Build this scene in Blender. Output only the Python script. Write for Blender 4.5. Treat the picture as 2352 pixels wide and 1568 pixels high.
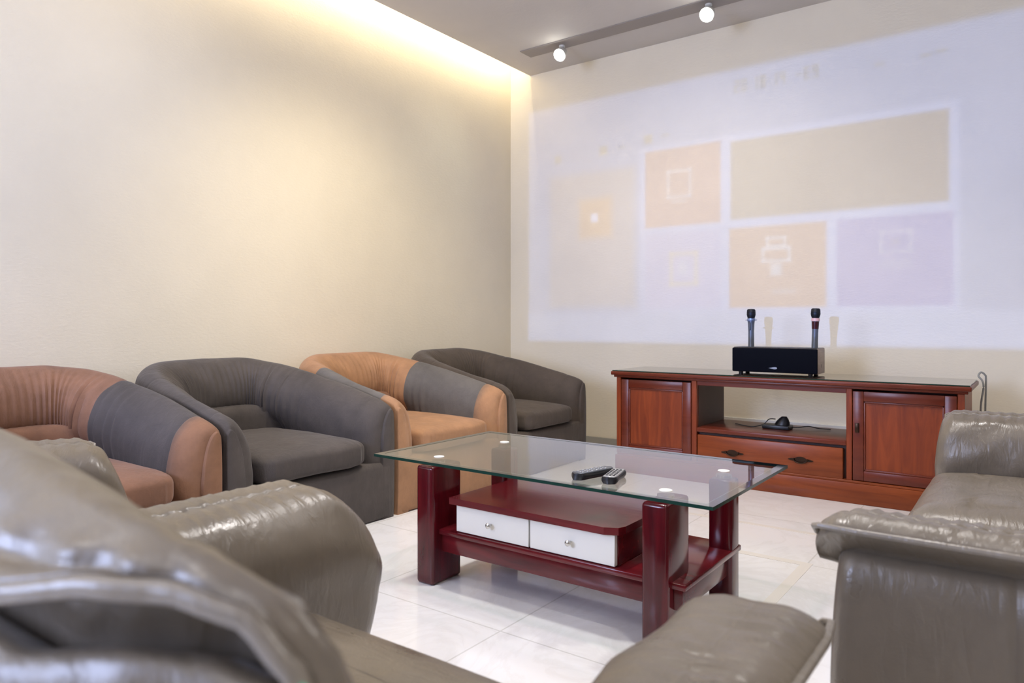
import bpy, bmesh, math, random
from mathutils import Vector, Matrix, noise
random.seed(7)
for o in list(bpy.data.objects):
    bpy.data.objects.remove(o, do_unlink=True)
SC = bpy.context.scene
COL = SC.collection
PI = math.pi

# ---------------------------------------------------------------- camera
YAW = math.radians(36.5)
CAMH = 0.95
cam_data = bpy.data.cameras.new('camera')
cam_data.sensor_width = 36.0
cam_data.lens = 1640 / 2352 * 36.0
cam_data.shift_y = -(784 - 742) / 2352.0
cam_data.clip_start = 0.01
cam_data.dof.use_dof = True
cam_data.dof.focus_distance = 2.9
cam_data.dof.aperture_fstop = 4.6
cam = bpy.data.objects.new('camera', cam_data)
COL.objects.link(cam)
cam.location = (0, 0, CAMH)
cam.rotation_euler = (PI / 2, 0, YAW)
SC.camera = cam

# ---------------------------------------------------------------- world, exposure
w = bpy.data.worlds.new('world'); SC.world = w; w.use_nodes = True
bg = w.node_tree.nodes['Background']
bg.inputs[0].default_value = (0.72, 0.82, 1.0, 1); bg.inputs[1].default_value = 1.0
SC.view_settings.view_transform = 'Standard'
SC.view_settings.look = 'None'
SC.view_settings.gamma = 1.0
SC.view_settings.use_curve_mapping = False
SC.view_settings.exposure = 0.20

# ---------------------------------------------------------------- lights
def area(name, loc, rot, sx, sy, power, color):
    l = bpy.data.lights.new(name, 'AREA'); l.shape = 'RECTANGLE'
    l.size = sx; l.size_y = sy; l.energy = power; l.color = color
    o = bpy.data.objects.new(name, l); COL.objects.link(o)
    o.location = loc; o.rotation_euler = rot
    return o
def aim(o, target):
    d = Vector(target) - o.location
    o.rotation_euler = d.to_track_quat('-Z', 'Y').to_euler()
def spot(name, loc, target, power, color, deg, blend=0.6, r=0.04):
    l = bpy.data.lights.new(name, 'SPOT'); l.energy = power; l.color = color
    l.spot_size = math.radians(deg); l.spot_blend = blend; l.shadow_soft_size = r
    o = bpy.data.objects.new(name, l); COL.objects.link(o)
    o.location = loc; aim(o, target)
    return o
WARM = (1.0, 0.86, 0.62)
NEUT = (1.0, 0.955, 0.92)
# LED line hidden in the ceiling cove above the left wall
cove = area('cove_led', (-3.45, 1.35, 3.20), (0, 0, 0), 7.0, 0.05, 34, (1.0, 0.84, 0.55))
cove.rotation_euler = Matrix(((0, 0, 0.80), (1, 0, 0), (0, 0.0, 0.6))).to_euler()
aim(cove, (-3.66, 1.35, 3.10))
# cool area light added as daylight from an assumed, unseen rear window
area('assumed_window_light', (-2.65, -2.12, 1.75), (-PI / 2 + PI, 0, 0), 1.5, 1.5, 135, (0.54, 0.64, 1.0)).rotation_euler = (PI / 2, 0, 0)
# unseen downlights added for general light over the seating, no fixtures modelled
for (x, y, p) in ((-1.45, 2.10, 135), (-0.55, 3.1, 90), (-2.2, -0.3, 70), (0.3, 1.2, 70), (-0.9, -1.2, 60)):
    spot('fill_downlight', (x, y, 2.98), (x, y, 0), p, NEUT, 118, 1.0, 0.09)
# wall washing spots
spot('wall_spot', (-2.0, 2.6, 2.95), (-3.64, 3.0, 0.45), 118, (1.0, 0.85, 0.58), 88, 1.0, 0.05)
spot('wall_spot', (-2.0, 1.5, 2.95), (-3.64, 1.6, 0.9), 42, (0.95, 0.94, 1.0), 96, 1.0, 0.05)  # unseen spot added to brighten the nearer part of the left wall
spot('wall_spot', (-1.6, 3.1, 2.95), (-1.9, 4.9, 0.5), 40, (1.0, 0.92, 0.78), 100, 1.0, 0.05)  # unseen spot added to lift the far wall
spot('wall_spot', (-2.86, 4.50, 2.93), (-3.62, 3.6, 1.6), 34, (0.98, 0.98, 0.78), 78, 1.0, 0.03)
spot('table_spot', (-1.73, 4.48, 2.93), (-1.5, 2.4, 0.3), 45, (1.0, 0.95, 0.9), 60, 0.9, 0.03)

# ---------------------------------------------------------------- material helpers
def mat(name):
    m = bpy.data.materials.new(name); m.use_nodes = True
    return m, m.node_tree, m.node_tree.nodes['Principled BSDF']
def simple(name, col, rough=0.5, metal=0.0, coat=0.0, emit=None, es=0):
    m, nt, b = mat(name)
    b.inputs['Base Color'].default_value = (*col, 1)
    b.inputs['Roughness'].default_value = rough
    b.inputs['Metallic'].default_value = metal
    b.inputs['Coat Weight'].default_value = coat
    if emit:
        b.inputs['Emission Color'].default_value = (*emit, 1)
        b.inputs['Emission Strength'].default_value = es
    return m
def N(nt, t, **kw):
    n = nt.nodes.new(t)
    for k, v in kw.items(): setattr(n, k, v)
    return n
def coords(nt, scale=(1, 1, 1), rot=(0, 0, 0), kind='Object'):
    tc = N(nt, 'ShaderNodeTexCoord'); mp = N(nt, 'ShaderNodeMapping')
    mp.inputs['Scale'].default_value = scale; mp.inputs['Rotation'].default_value = rot
    nt.links.new(tc.outputs[kind], mp.inputs[0])
    return mp.outputs[0]
def nz(nt, vec, scale, detail=4, rough=0.5, dist=0):
    n = N(nt, 'ShaderNodeTexNoise'); n.inputs['Scale'].default_value = scale
    n.inputs['Detail'].default_value = detail; n.inputs['Roughness'].default_value = rough
    n.inputs['Distortion'].default_value = dist
    nt.links.new(vec, n.inputs['Vector'])
    return n.outputs['Fac']
def ramp(nt, fac, stops):
    r = N(nt, 'ShaderNodeValToRGB'); cr = r.color_ramp
    while len(cr.elements) < len(stops): cr.elements.new(0.5)
    for e, (p, c) in zip(cr.elements, stops):
        e.position = p; e.color = (*c, 1)
    nt.links.new(fac, r.inputs[0])
    return r.outputs[0]
def bump(nt, b, h, strength, dist=0.01, prev=None):
    n = N(nt, 'ShaderNodeBump'); n.inputs['Strength'].default_value = strength
    n.inputs['Distance'].default_value = dist
    nt.links.new(h, n.inputs['Height'])
    if prev: nt.links.new(prev, n.inputs['Normal'])
    nt.links.new(n.outputs[0], b.inputs['Normal'])
    return n.outputs[0]

def plaster(name, c, streak=0.0):
    m, nt, b = mat(name)
    v = coords(nt)
    f = nz(nt, v, 1.3, 5, 0.6)
    c2 = tuple(x * 0.94 for x in c)
    nt.links.new(ramp(nt, f, [(0.35, c2), (0.65, c)]), b.inputs['Base Color'])
    b.inputs['Roughness'].default_value = 0.75
    h = nz(nt, coords(nt, (6, 6, 14)), 6, 6, 0.65)
    bump(nt, b, h, 0.25, 0.006)
    return m
M_WALL = plaster('cream_wall_paint', (0.84, 0.775, 0.640))
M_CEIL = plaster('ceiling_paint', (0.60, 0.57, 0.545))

def fabric(name, c, fade=None):
    m, nt, b = mat(name)
    v = coords(nt)
    f = nz(nt, v, 7, 5, 0.65)
    col = ramp(nt, f, [(0.3, tuple(x * 0.80 for x in c)), (0.7, tuple(min(1, x * 1.18) for x in c))])
    if fade:   # dye bleeding into the neighbouring cloth over a hand's width, local x of the chair
        sep = N(nt, 'ShaderNodeSeparateXYZ'); nt.links.new(v, sep.inputs[0])
        ad = N(nt, 'ShaderNodeMath', operation='MULTIPLY_ADD')
        nt.links.new(nz(nt, v, 9, 4), ad.inputs[0]); ad.inputs[1].default_value = 0.10; nt.links.new(sep.outputs[0], ad.inputs[2])
        mr = N(nt, 'ShaderNodeMapRange'); mr.interpolation_type = 'SMOOTHSTEP'
        nt.links.new(ad.outputs[0], mr.inputs[0])
        mr.inputs[1].default_value = fade[1]; mr.inputs[2].default_value = fade[2]
        mx = N(nt, 'ShaderNodeMix', data_type='RGBA')
        nt.links.new(mr.outputs[0], mx.inputs[0])
        mx.inputs[6].default_value = (*fade[0], 1)
        nt.links.new(col, mx.inputs[7]); col = mx.outputs[2]
    nt.links.new(col, b.inputs['Base Color'])
    b.inputs['Roughness'].default_value = 0.9
    b.inputs['Sheen Weight'].default_value = 0.12; b.inputs['Sheen Roughness'].default_value = 0.4
    p = bump(nt, b, nz(nt, coords(nt, (1, 1, 3)), 160, 2, 0.5), 0.25, 0.002)
    bump(nt, b, nz(nt, coords(nt, (5, 5, 1.6)), 5, 5, 0.6, 0.6), 0.35, 0.012, p)
    return m
C_GREY = (0.068, 0.057, 0.053); C_ORANGE = (0.345, 0.185, 0.098); C_BROWN = (0.070, 0.054, 0.044); C_RUST = (0.215, 0.108, 0.066)
M_GREY = fabric('charcoal_fabric', C_GREY)
M_SLATE = fabric('slate_fabric', (0.115, 0.105, 0.10))
M_ORANGE = fabric('tan_orange_fabric', C_ORANGE)
M_ORANGE_F = fabric('tan_orange_fabric_faded', C_ORANGE, ((0.105, 0.095, 0.088), 0.36, 0.50))
M_ORANGE_D = fabric('deep_tan_fabric_faded', (0.235, 0.118, 0.066), ((0.075, 0.065, 0.062), 0.36, 0.50))
M_RUST = fabric('rust_fabric', C_RUST)
M_BROWN = fabric('dark_brown_fabric', C_BROWN)

def leather(name, c):
    m, nt, b = mat(name)
    v = coords(nt)
    f = nz(nt, v, 5, 5, 0.6)
    nt.links.new(ramp(nt, f, [(0.3, tuple(x * 0.86 for x in c)), (0.7, tuple(x * 1.10 for x in c))]), b.inputs['Base Color'])
    rr = ramp(nt, nz(nt, v, 9, 4), [(0.3, (0.26,) * 3), (0.7, (0.43,) * 3)])
    nt.links.new(rr, b.inputs['Roughness'])
    b.inputs['Specular IOR Level'].default_value = 0.6
    vo = N(nt, 'ShaderNodeTexVoronoi'); vo.inputs['Scale'].default_value = 260
    nt.links.new(v, vo.inputs['Vector'])
    p = bump(nt, b, vo.outputs['Distance'], 0.15, 0.001)
    p = bump(nt, b, nz(nt, v, 14, 5, 0.6, 0.8), 0.18, 0.006, p)
    bump(nt, b, nz(nt, coords(nt, (3, 9, 3), (0.3, 0.2, 0.7)), 4, 3, 0.5, 1.0), 0.25, 0.012, p)
    return m
M_LEATHER = leather('taupe_leather', (0.162, 0.133, 0.100))
M_WELT = leather('taupe_leather_welt', (0.22, 0.19, 0.155))

def wood(name, c1, c2, rough, scale, axis, coat=0.05):
    m, nt, b = mat(name)
    s = [scale * 9] * 3; s[axis] = scale
    f = nz(nt, coords(nt, tuple(s)), 1.0, 6, 0.6, 0.8)
    nt.links.new(ramp(nt, f, [(0.3, c1), (0.7, c2)]), b.inputs['Base Color'])
    b.inputs['Roughness'].default_value = rough
    b.inputs['Specular IOR Level'].default_value = 0.32
    b.inputs['Coat Weight'].default_value = coat; b.inputs['Coat Roughness'].default_value = 0.12
    bump(nt, b, f, 0.08, 0.003)
    return m
M_CHERRY = wood('cherry_wood_vertical', (0.13, 0.019, 0.004), (0.27, 0.050, 0.009), 0.35, 2.2, 2)
M_CHERRYH = wood('cherry_wood_horizontal', (0.15, 0.028, 0.006), (0.28, 0.062, 0.014), 0.35, 2.2, 0)
M_CHERRYD = wood('cherry_wood_frame', (0.10, 0.016, 0.007), (0.16, 0.030, 0.013), 0.30, 2.2, 0)
M_MAHOG = wood('mahogany_lacquer_upright', (0.045, 0.002, 0.005), (0.125, 0.006, 0.011), 0.16, 2.0, 2, 0.30)
M_MAHOGH = wood('mahogany_lacquer_board', (0.060, 0.004, 0.007), (0.145, 0.010, 0.014), 0.16, 2.0, 0, 0.30)
M_WHITE = simple('white_lacquer', (0.78, 0.76, 0.70), 0.25)
M_STEEL = simple('brushed_steel', (0.62, 0.61, 0.58), 0.25, 1.0)
M_CAP = simple('pale_satin_disc', (0.80, 0.80, 0.76), 0.5, 0.2)
M_BLACK = simple('black_plastic', (0.012, 0.012, 0.014), 0.35)
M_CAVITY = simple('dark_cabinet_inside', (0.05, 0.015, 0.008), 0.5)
M_GRILLE = None
m, nt, b = mat('black_speaker_cloth')
b.inputs['Base Color'].default_value = (0.003, 0.004, 0.009, 1); b.inputs['Roughness'].default_value = 0.8; b.inputs['Specular IOR Level'].default_value = 0.08
bump(nt, b, nz(nt, coords(nt), 400, 1), 0.3, 0.001); M_GRILLE = m
M_MAPLE = wood('pale_wood_veneer', (0.32, 0.25, 0.20), (0.42, 0.34, 0.28), 0.45, 5, 1, 0)
M_DARKMETAL = simple('dark_bronze', (0.05, 0.03, 0.02), 0.35, 1.0)
M_SILVER = simple('silver_plastic', (0.40, 0.40, 0.40), 0.30, 0.4)
M_GREYP = simple('grey_plastic', (0.10, 0.11, 0.13), 0.35, 0.2)
M_BLUEGREY = simple('blue_grey_metal', (0.20, 0.25, 0.38), 0.35, 0.6)
M_PINK = simple('pink_rose_ring', (0.70, 0.42, 0.38), 0.4)
M_REDDARK = simple('dark_red_display', (0.04, 0.002, 0.006), 0.2)
M_MESH = simple('black_wire_mesh', (0.014, 0.016, 0.022), 0.45, 0.6)
M_TRIM = simple('grey_stone_skirting', (0.36, 0.35, 0.32), 0.35)
M_SLOT = simple('grey_slot_panel', (0.30, 0.27, 0.25), 0.6)
M_LAMPW = simple('white_lamp_metal', (0.75, 0.75, 0.72), 0.4)
M_BULB = simple('lit_bulb', (1, 1, 1), 0.4, emit=(1.0, 0.98, 0.88), es=22)
M_PANELGLOW = simple('lit_panel_diffuser', (1, 1, 1), 0.4, emit=(1.0, 0.94, 0.86), es=3)
M_GREEN = simple('green_tag', (0.05, 0.42, 0.24), 0.5)
M_LOGO = simple('silver_badge', (0.22, 0.23, 0.26), 0.4, 0.6)
M_CABLE = simple('grey_cable', (0.28, 0.28, 0.27), 0.5)

def glass(name, tint, rough=0.0):
    m = bpy.data.materials.new(name); m.use_nodes = True; nt = m.node_tree
    nt.nodes.clear()
    out = N(nt, 'ShaderNodeOutputMaterial'); mix = N(nt, 'ShaderNodeMixShader')
    fr0 = N(nt, 'ShaderNodeFresnel'); fr0.inputs[0].default_value = 1.5
    fr = N(nt, 'ShaderNodeMath', operation='MULTIPLY'); fr.use_clamp = True; nt.links.new(fr0.outputs[0], fr.inputs[0]); fr.inputs[1].default_value = 1.7   # both faces of the pane reflect
    tr = N(nt, 'ShaderNodeBsdfTransparent'); tr.inputs[0].default_value = (*tint, 1)
    gl = N(nt, 'ShaderNodeBsdfGlossy'); gl.inputs['Roughness'].default_value = rough
    nt.links.new(fr.outputs[0], mix.inputs[0]); nt.links.new(tr.outputs[0], mix.inputs[1])
    nt.links.new(gl.outputs[0], mix.inputs[2]); nt.links.new(mix.outputs[0], out.inputs[0])
    return m
M_GLASS = glass('clear_glass', (0.93, 0.97, 0.945))
def clear(name, tint):
    m = bpy.data.materials.new(name); m.use_nodes = True; nt = m.node_tree
    nt.nodes.clear()
    out = N(nt, 'ShaderNodeOutputMaterial'); tr = N(nt, 'ShaderNodeBsdfTransparent'); tr.inputs[0].default_value = (*tint, 1)
    nt.links.new(tr.outputs[0], out.inputs[0])
    return m
M_GLASSUNDER = clear('clear_glass_underside', (0.97, 0.985, 0.975))
M_GLASSEDGE = simple('green_glass_edge', (0.010, 0.040, 0.030), 0.08)
M_GLASSBEVEL = glass('bevelled_glass', (0.84, 0.93, 0.89), 0.05)

# floor: polished pale marble squares with lighter band work
m, nt, b = mat('polished_marble_tiles')
v = coords(nt)
br = N(nt, 'ShaderNodeTexBrick'); br.offset = 0.0
br.inputs['Scale'].default_value = 1.0
br.inputs['Brick Width'].default_value = 0.6; br.inputs['Row Height'].default_value = 0.6
br.inputs['Mortar Size'].default_value = 0.0035; br.inputs['Mortar Smooth'].default_value = 0.3
br.inputs['Color1'].default_value = (0.84, 0.83, 0.835, 1); br.inputs['Color2'].default_value = (0.79, 0.78, 0.79, 1)
br.inputs['Mortar'].default_value = (0.66, 0.65, 0.64, 1)
mpf = N(nt, 'ShaderNodeMapping'); nt.links.new(v, mpf.inputs[0]); mpf.inputs['Location'].default_value = (0.14, 0.05, 0)
nt.links.new(mpf.outputs[0], br.inputs['Vector'])
vein = nz(nt, coords(nt, (1, 1, 1), (0, 0, 0.6)), 2.4, 8, 0.62, 2.2)
vc = ramp(nt, vein, [(0.44, (1, 1, 1)), (0.50, (0.86, 0.84, 0.82)), (0.56, (1, 1, 1))])
mx = N(nt, 'ShaderNodeMix', data_type='RGBA', blend_type='MULTIPLY'); mx.inputs[0].default_value = 0.35
nt.links.new(br.outputs['Color'], mx.inputs[6]); nt.links.new(vc, mx.inputs[7])
nt.links.new(mx.outputs[2], b.inputs['Base Color'])
b.inputs['Roughness'].default_value = 0.11; b.inputs['Specular IOR Level'].default_value = 0.8
bump(nt, b, nz(nt, v, 3, 3), 0.03, 0.01)
M_FLOOR = m
M_BAND = simple('beige_marble_band', (0.76, 0.72, 0.67), 0.15)

# ---------------------------------------------------------------- object helpers
def link(o, parent=None):
    COL.objects.link(o)
    if parent is not None: o.parent = parent
    return o
def thing(name, label, cat, loc=(0, 0, 0), rz=0, group=None):
    o = bpy.data.objects.new(name, None); o.empty_display_size = 0.1
    link(o); o.location = loc; o.rotation_euler = (0, 0, rz)
    o['label'] = label; o['category'] = cat
    if group: o['group'] = group
    return o
def tag(o, label, cat, group=None):
    o['label'] = label; o['category'] = cat
    if group: o['group'] = group
    return o
def fin(name, bm, mats, parent=None, smooth=True, angle=40, loc=None):
    bmesh.ops.recalc_face_normals(bm, faces=bm.faces)
    me = bpy.data.meshes.new(name); bm.to_mesh(me); bm.free()
    if not isinstance(mats, (list, tuple)): mats = [mats]
    for mm in mats: me.materials.append(mm)
    if smooth:
        for p in me.polygons: p.use_smooth = True
        try: me.set_sharp_from_angle(angle=math.radians(angle))
        except Exception: pass
    o = bpy.data.objects.new(name, me); link(o, parent)
    if loc: o.location = loc
    return o
def box(bm, x0, x1, y0, y1, z0, z1, bev=0.0, seg=2):
    r = bmesh.ops.create_cube(bm, size=1)
    vs = r['verts']
    for q in vs:
        q.co = Vector(((x0 + x1) / 2 + q.co.x * (x1 - x0), (y0 + y1) / 2 + q.co.y * (y1 - y0), (z0 + z1) / 2 + q.co.z * (z1 - z0)))
    if bev > 0:
        es = list({e for q in vs for e in q.link_edges})
        bmesh.ops.bevel(bm, geom=es, offset=bev, segments=seg, affect='EDGES', profile=0.5)
def loft(bm, rings, close_ring=True, cap=True):
    V = [[bm.verts.new(p) for p in r] for r in rings]
    n = len(V[0])
    for a, b_ in zip(V[:-1], V[1:]):
        for i in range(n if close_ring else n - 1):
            j = (i + 1) % n
            try: bm.faces.new((a[i], a[j], b_[j], b_[i]))
            except ValueError: pass
    if cap and close_ring:
        bm.faces.new(V[0]); bm.faces.new(V[-1])
    return V
def lathe(bm, prof, seg=24, axis_z=True, origin=(0, 0, 0)):
    rings = []
    for r, z in prof:
        rings.append([(origin[0] + r * math.cos(2 * PI * k / seg), origin[1] + r * math.sin(2 * PI * k / seg), origin[2] + z) for k in range(seg)])
    loft(bm, rings)
def tube(bm, pts, r, seg=8):
    pts = [Vector(p) for p in pts]
    rings = []
    up = Vector((0, 0, 1))
    for i, p in enumerate(pts):
        t = (pts[min(i + 1, len(pts) - 1)] - pts[max(i - 1, 0)]).normalized()
        a = t.cross(up)
        if a.length < 0.05: a = t.cross(Vector((1, 0, 0)))
        a.normalize(); c = t.cross(a).normalized()
        rings.append([p + a * r * math.cos(2 * PI * k / seg) + c * r * math.sin(2 * PI * k / seg) for k in range(seg)])
    loft(bm, rings)
def cr(pts, n):
    """Catmull-Rom through tuples, n samples per span"""
    P = [Vector(p) for p in pts]; out = []
    for i in range(len(P) - 1):
        p0 = P[max(i - 1, 0)]; p1 = P[i]; p2 = P[i + 1]; p3 = P[min(i + 2, len(P) - 1)]
        for k in range(n):
            t = k / n
            out.append(0.5 * ((2 * p1) + (p2 - p0) * t + (2 * p0 - 5 * p1 + 4 * p2 - p3) * t * t + (3 * p1 - p0 - 3 * p2 + p3) * t ** 3))
    out.append(P[-1])
    return out
def lerp_table(tab, x):
    if x <= tab[0][0]: return tab[0][1]
    for (a, va), (b_, vb) in zip(tab[:-1], tab[1:]):
        if x <= b_:
            t = (x - a) / (b_ - a); t = t * t * (3 - 2 * t) * 0.5 + t * 0.5
            return va + (vb - va) * t
    return tab[-1][1]
def spow(c, e): return math.copysign(abs(c) ** e, c)
def squircle(bm, cx, cy, cz, a, b_, c, e1=0.35, e2=0.25, nu=64, nv=28, fn=None):
    """rounded cushion"""
    rings = []
    for j in range(1, nv):
        ph = -PI / 2 + PI * j / nv
        ring = []
        for i in range(nu):
            th = 2 * PI * i / nu
            # even spacing on the square outline
            x = a * spow(math.cos(ph), e1) * spow(math.cos(th), e2)
            y = b_ * spow(math.cos(ph), e1) * spow(math.sin(th), e2)
            z = c * spow(math.sin(ph), e1)
            p = Vector((x, y, z))
            if fn: p = fn(p)
            ring.append((cx + p.x, cy + p.y, cz + p.z))
        rings.append(ring)
    loft(bm, rings)
def wr(p, s, amp, st=(1, 1, 1)):
    q = Vector((p[0] * st[0], p[1] * st[1], p[2] * st[2])) * s
    return (noise.noise(q) + 0.5 * noise.noise(q * 2.1)) * amp

# ---------------------------------------------------------------- room shell
XL, YF, ZC = -3.64, 4.90, 3.02      # left wall, far wall, dropped ceiling underside
XR, YR, ZT = 1.35, -2.20, 3.36
EDGE = -3.435                       # edge of dropped ceiling beside the left wall
def struct(name, bm, mats, smooth=False):
    o = fin(name, bm, mats, None, smooth); o['kind'] = 'structure'; return o
bm = bmesh.new(); box(bm, XL - 0.1, XR + 0.1, YR - 0.1, YF + 0.1, -0.1, 0.0); struct('floor', bm, M_FLOOR)
bm = bmesh.new(); box(bm, XL - 0.1, XL, YR - 0.1, YF + 0.1, 0.0, ZT); struct('wall_left', bm, M_WALL)
bm = bmesh.new(); box(bm, XL, XR, YF, YF + 0.1, 0.0, ZT); struct('wall_far', bm, M_WALL)
bm = bmesh.new(); box(bm, XR, XR + 0.1, YR - 0.1, YF + 0.1, 0.0, ZT); struct('wall_right', bm, M_WALL)
bm = bmesh.new()
wx0, wx1, wz0, wz1 = -3.45, -1.85, 0.95, 2.55
box(bm, XL, wx0, YR - 0.1, YR, 0, ZT); box(bm, wx1, XR, YR - 0.1, YR, 0, ZT)
box(bm, wx0, wx1, YR - 0.1, YR, 0, wz0); box(bm, wx0, wx1, YR - 0.1, YR, wz1, ZT)
struct('wall_near', bm, M_WALL)
bm = bmesh.new()
for a, c in ((wx0, wx0 + 0.05), (wx1 - 0.05, wx1), ((wx0 + wx1) / 2 - 0.025, (wx0 + wx1) / 2 + 0.025)):
    box(bm, a, c, YR - 0.09, YR - 0.03, wz0, wz1)
box(bm, wx0, wx1, YR - 0.09, YR - 0.03, wz0, wz0 + 0.05); box(bm, wx0, wx1, YR - 0.09, YR - 0.03, wz1 - 0.05, wz1)
wf = struct('assumed_window_1', bm, M_LAMPW)  # assumed window, out of view, added to carry the cool daylight
bm = bmesh.new(); box(bm, XL - 0.1, XR + 0.1, YR - 0.1, YF + 0.1, ZT, ZT + 0.1); struct('ceiling', bm, M_CEIL)
bm = bmesh.new(); box(bm, EDGE, XR, YR, YF, ZC, ZC + 0.13); o = struct('trim_1', bm, M_CEIL)
bm = bmesh.new(); box(bm, XL, XR, YF - 0.012, YF, 0.0, 0.058); struct('baseboard_far', bm, M_TRIM)
bm = bmesh.new(); box(bm, XL, XL + 0.012, YR, YF - 0.012, 0.0, 0.058); struct('baseboard_left', bm, M_TRIM)
bm = bmesh.new(); box(bm, -3.185, 0.9, 4.405, 4.55, ZC - 0.006, ZC, 0.0); struct('trim_2', bm, M_SLOT)
# inlaid marble bands in the floor
bm = bmesh.new()
for (x0, x1, y0, y1) in ((-3.0, -0.72, 2.93, 2.97), (-0.76, -0.72, 2.97 - 1.7, 2.93), (-3.0, -0.6, 3.38, 3.41)):
    box(bm, x0, x1, y0, y1, 0.0, 0.0012)
struct('trim_3', bm, M_BAND)

# ---------------------------------------------------------------- projector beam (image thrown on the far wall)
PJ = Vector((-0.885, -0.50, 1.43))
def projector():
    l = bpy.data.lights.new('projector_beam', 'SPOT')
    l.spot_size = math.radians(66); l.spot_blend = 0.0; l.shadow_soft_size = 0.012; l.energy = 1.0
    o = bpy.data.objects.new('projector_beam', l); COL.objects.link(o)
    o.location = PJ; o.rotation_euler = (PI / 2, 0, 0)     # looks along +Y
    l.use_nodes = True; nt = l.node_tree; nt.nodes.clear()
    out = N(nt, 'ShaderNodeOutputLight'); em = N(nt, 'ShaderNodeEmission')
    nt.links.new(em.outputs[0], out.inputs[0])
    tc = N(nt, 'ShaderNodeTexCoord'); sp = N(nt, 'ShaderNodeSeparateXYZ')
    nt.links.new(tc.outputs['Normal'], sp.inputs[0])
    D = YF - PJ.y
    def mth(op, a, b_=None, c=None):
        n = N(nt, 'ShaderNodeMath', operation=op)
        for i, q in enumerate((a, b_, c)):
            if q is None: continue
            if isinstance(q, (int, float)): n.inputs[i].default_value = q
            else: nt.links.new(q, n.inputs[i])
        return n.outputs[0]
    nzz = mth('ABSOLUTE', sp.outputs['Z'])
    X = mth('MULTIPLY_ADD', mth('DIVIDE', sp.outputs['X'], nzz), D, PJ.x)
    Z = mth('MULTIPLY_ADD', mth('DIVIDE', sp.outputs['Y'], nzz), D, PJ.z)
    def mask(x0, x1, z0, z1, s=0.012):
        hx = mth('SUBTRACT', (x1 - x0) / 2, mth('ABSOLUTE', mth('SUBTRACT', X, (x0 + x1) / 2)))
        hz = mth('SUBTRACT', (z1 - z0) / 2, mth('ABSOLUTE', mth('SUBTRACT', Z, (z0 + z1) / 2)))
        mm = mth('MINIMUM', hx, hz)
        n = N(nt, 'ShaderNodeMapRange'); nt.links.new(mm, n.inputs[0])
        n.inputs[1].default_value = -s; n.inputs[2].default_value = s
        return n.outputs[0]
    state = {'c': None}
    def over(mk, col, alpha=1.0):
        mx = N(nt, 'ShaderNodeMix', data_type='RGBA')
        if alpha != 1.0: mk = mth('MULTIPLY', mk, alpha)
        nt.links.new(mk, mx.inputs[0])
        if state['c'] is None: mx.inputs[6].default_value = (0, 0, 0, 1)
        else: nt.links.new(state['c'], mx.inputs[6])
        mx.inputs[7].default_value = (*col, 1)
        state['c'] = mx.outputs[2]
    def rect(x0, x1, z0, z1, col, a=1.0, s=0.012): over(mask(x0, x1, z0, z1, s), col, a)
    BASE = (0.045, 0.105, 0.34)
    rect(-3.449, -0.06, 0.81, 2.71, BASE, 1, 0.02)
    rect(-3.449, -0.06, 0.81, 1.03, (0.09, 0.16, 0.42), 1, 0.02)
    rect(-3.24, -2.47, 1.08, 2.14, (0.09, 0.10, 0.20), 1, 0.03)
    rect(-2.43, -0.38, 1.02, 2.26, (0.10, 0.17, 0.46), 1, 0.02)      # bright gutters between tiles
    rect(-2.383, -1.805, 1.659, 2.23, (0.12, 0.05, 0.07))
    rect(-1.733, -0.431, 1.668, 2.212, (0.045, 0.04, 0.05))
    rect(-2.383, -1.805, 1.060, 1.612, (0.09, 0.13, 0.41))
    rect(-1.743, -1.108, 1.056, 1.608, (0.13, 0.07, 0.07))
    rect(-1.045, -0.409, 1.056, 1.609, (0.025, 0.05, 0.34))
    rect(-2.96, -2.666, 1.62, 1.93, (0.17, 0.085, 0.02), 1, 0.03)
    rect(-2.85, -2.79, 1.745, 1.81, (0.22, 0.28, 0.55), 1.0, 0.01)
    # cassette / frame marks in the tiles
    W_ = (0.20, 0.26, 0.44)
    def frame(x0, x1, z0, z1, t, col, a=0.7):
        rect(x0, x1, z1 - t, z1, col, a, 0.008); rect(x0, x1, z0, z0 + t, col, a, 0.008)
        rect(x0, x0 + t, z0, z1, col, a, 0.008); rect(x1 - t, x1, z0, z1, col, a, 0.008)
    frame(-2.21, -2.02, 1.86, 2.07, 0.022, W_, 0.5); rect(-2.17, -2.06, 1.83, 1.845, W_, 0.5, 0.008)
    frame(-2.19, -1.97, 1.22, 1.47, 0.03, (0.17, 0.17, 0.16), 0.7); rect(-2.12, -2.05, 1.30, 1.40, W_, 0.5)
    frame(-1.52, -1.33, 1.36, 1.46, 0.018, W_); frame(-1.49, -1.36, 1.46, 1.53, 0.016, W_); rect(-1.46, -1.39, 1.27, 1.35, W_, 0.7)
    rect(-1.45, -1.30, 1.15, 1.175, W_, 0.4)
    frame(-0.80, -0.62, 1.38, 1.52, 0.018, W_, 0.35); rect(-0.73, -0.69, 1.43, 1.47, (0.05, 0.06, 0.2), 0.5); rect(-0.80, -0.62, 1.28, 1.345, W_, 0.2)
    # faint line of writing near the top: a clock, and small icons
    G = (0.0, 0.02, 0.05)
    x = -1.71
    segs = ['2', '0', ':', '1', '8', ':', '1', '4', ' ', '-', 'E', '9']
    table = {'2': 'agdeb'.replace('b', 'b'), '0': 'abcdef', '1': 'bc', '8': 'abcdefg', '4': 'fgbc', 'E': 'adefg', '9': 'abcdfg', '-': 'g'}
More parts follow.
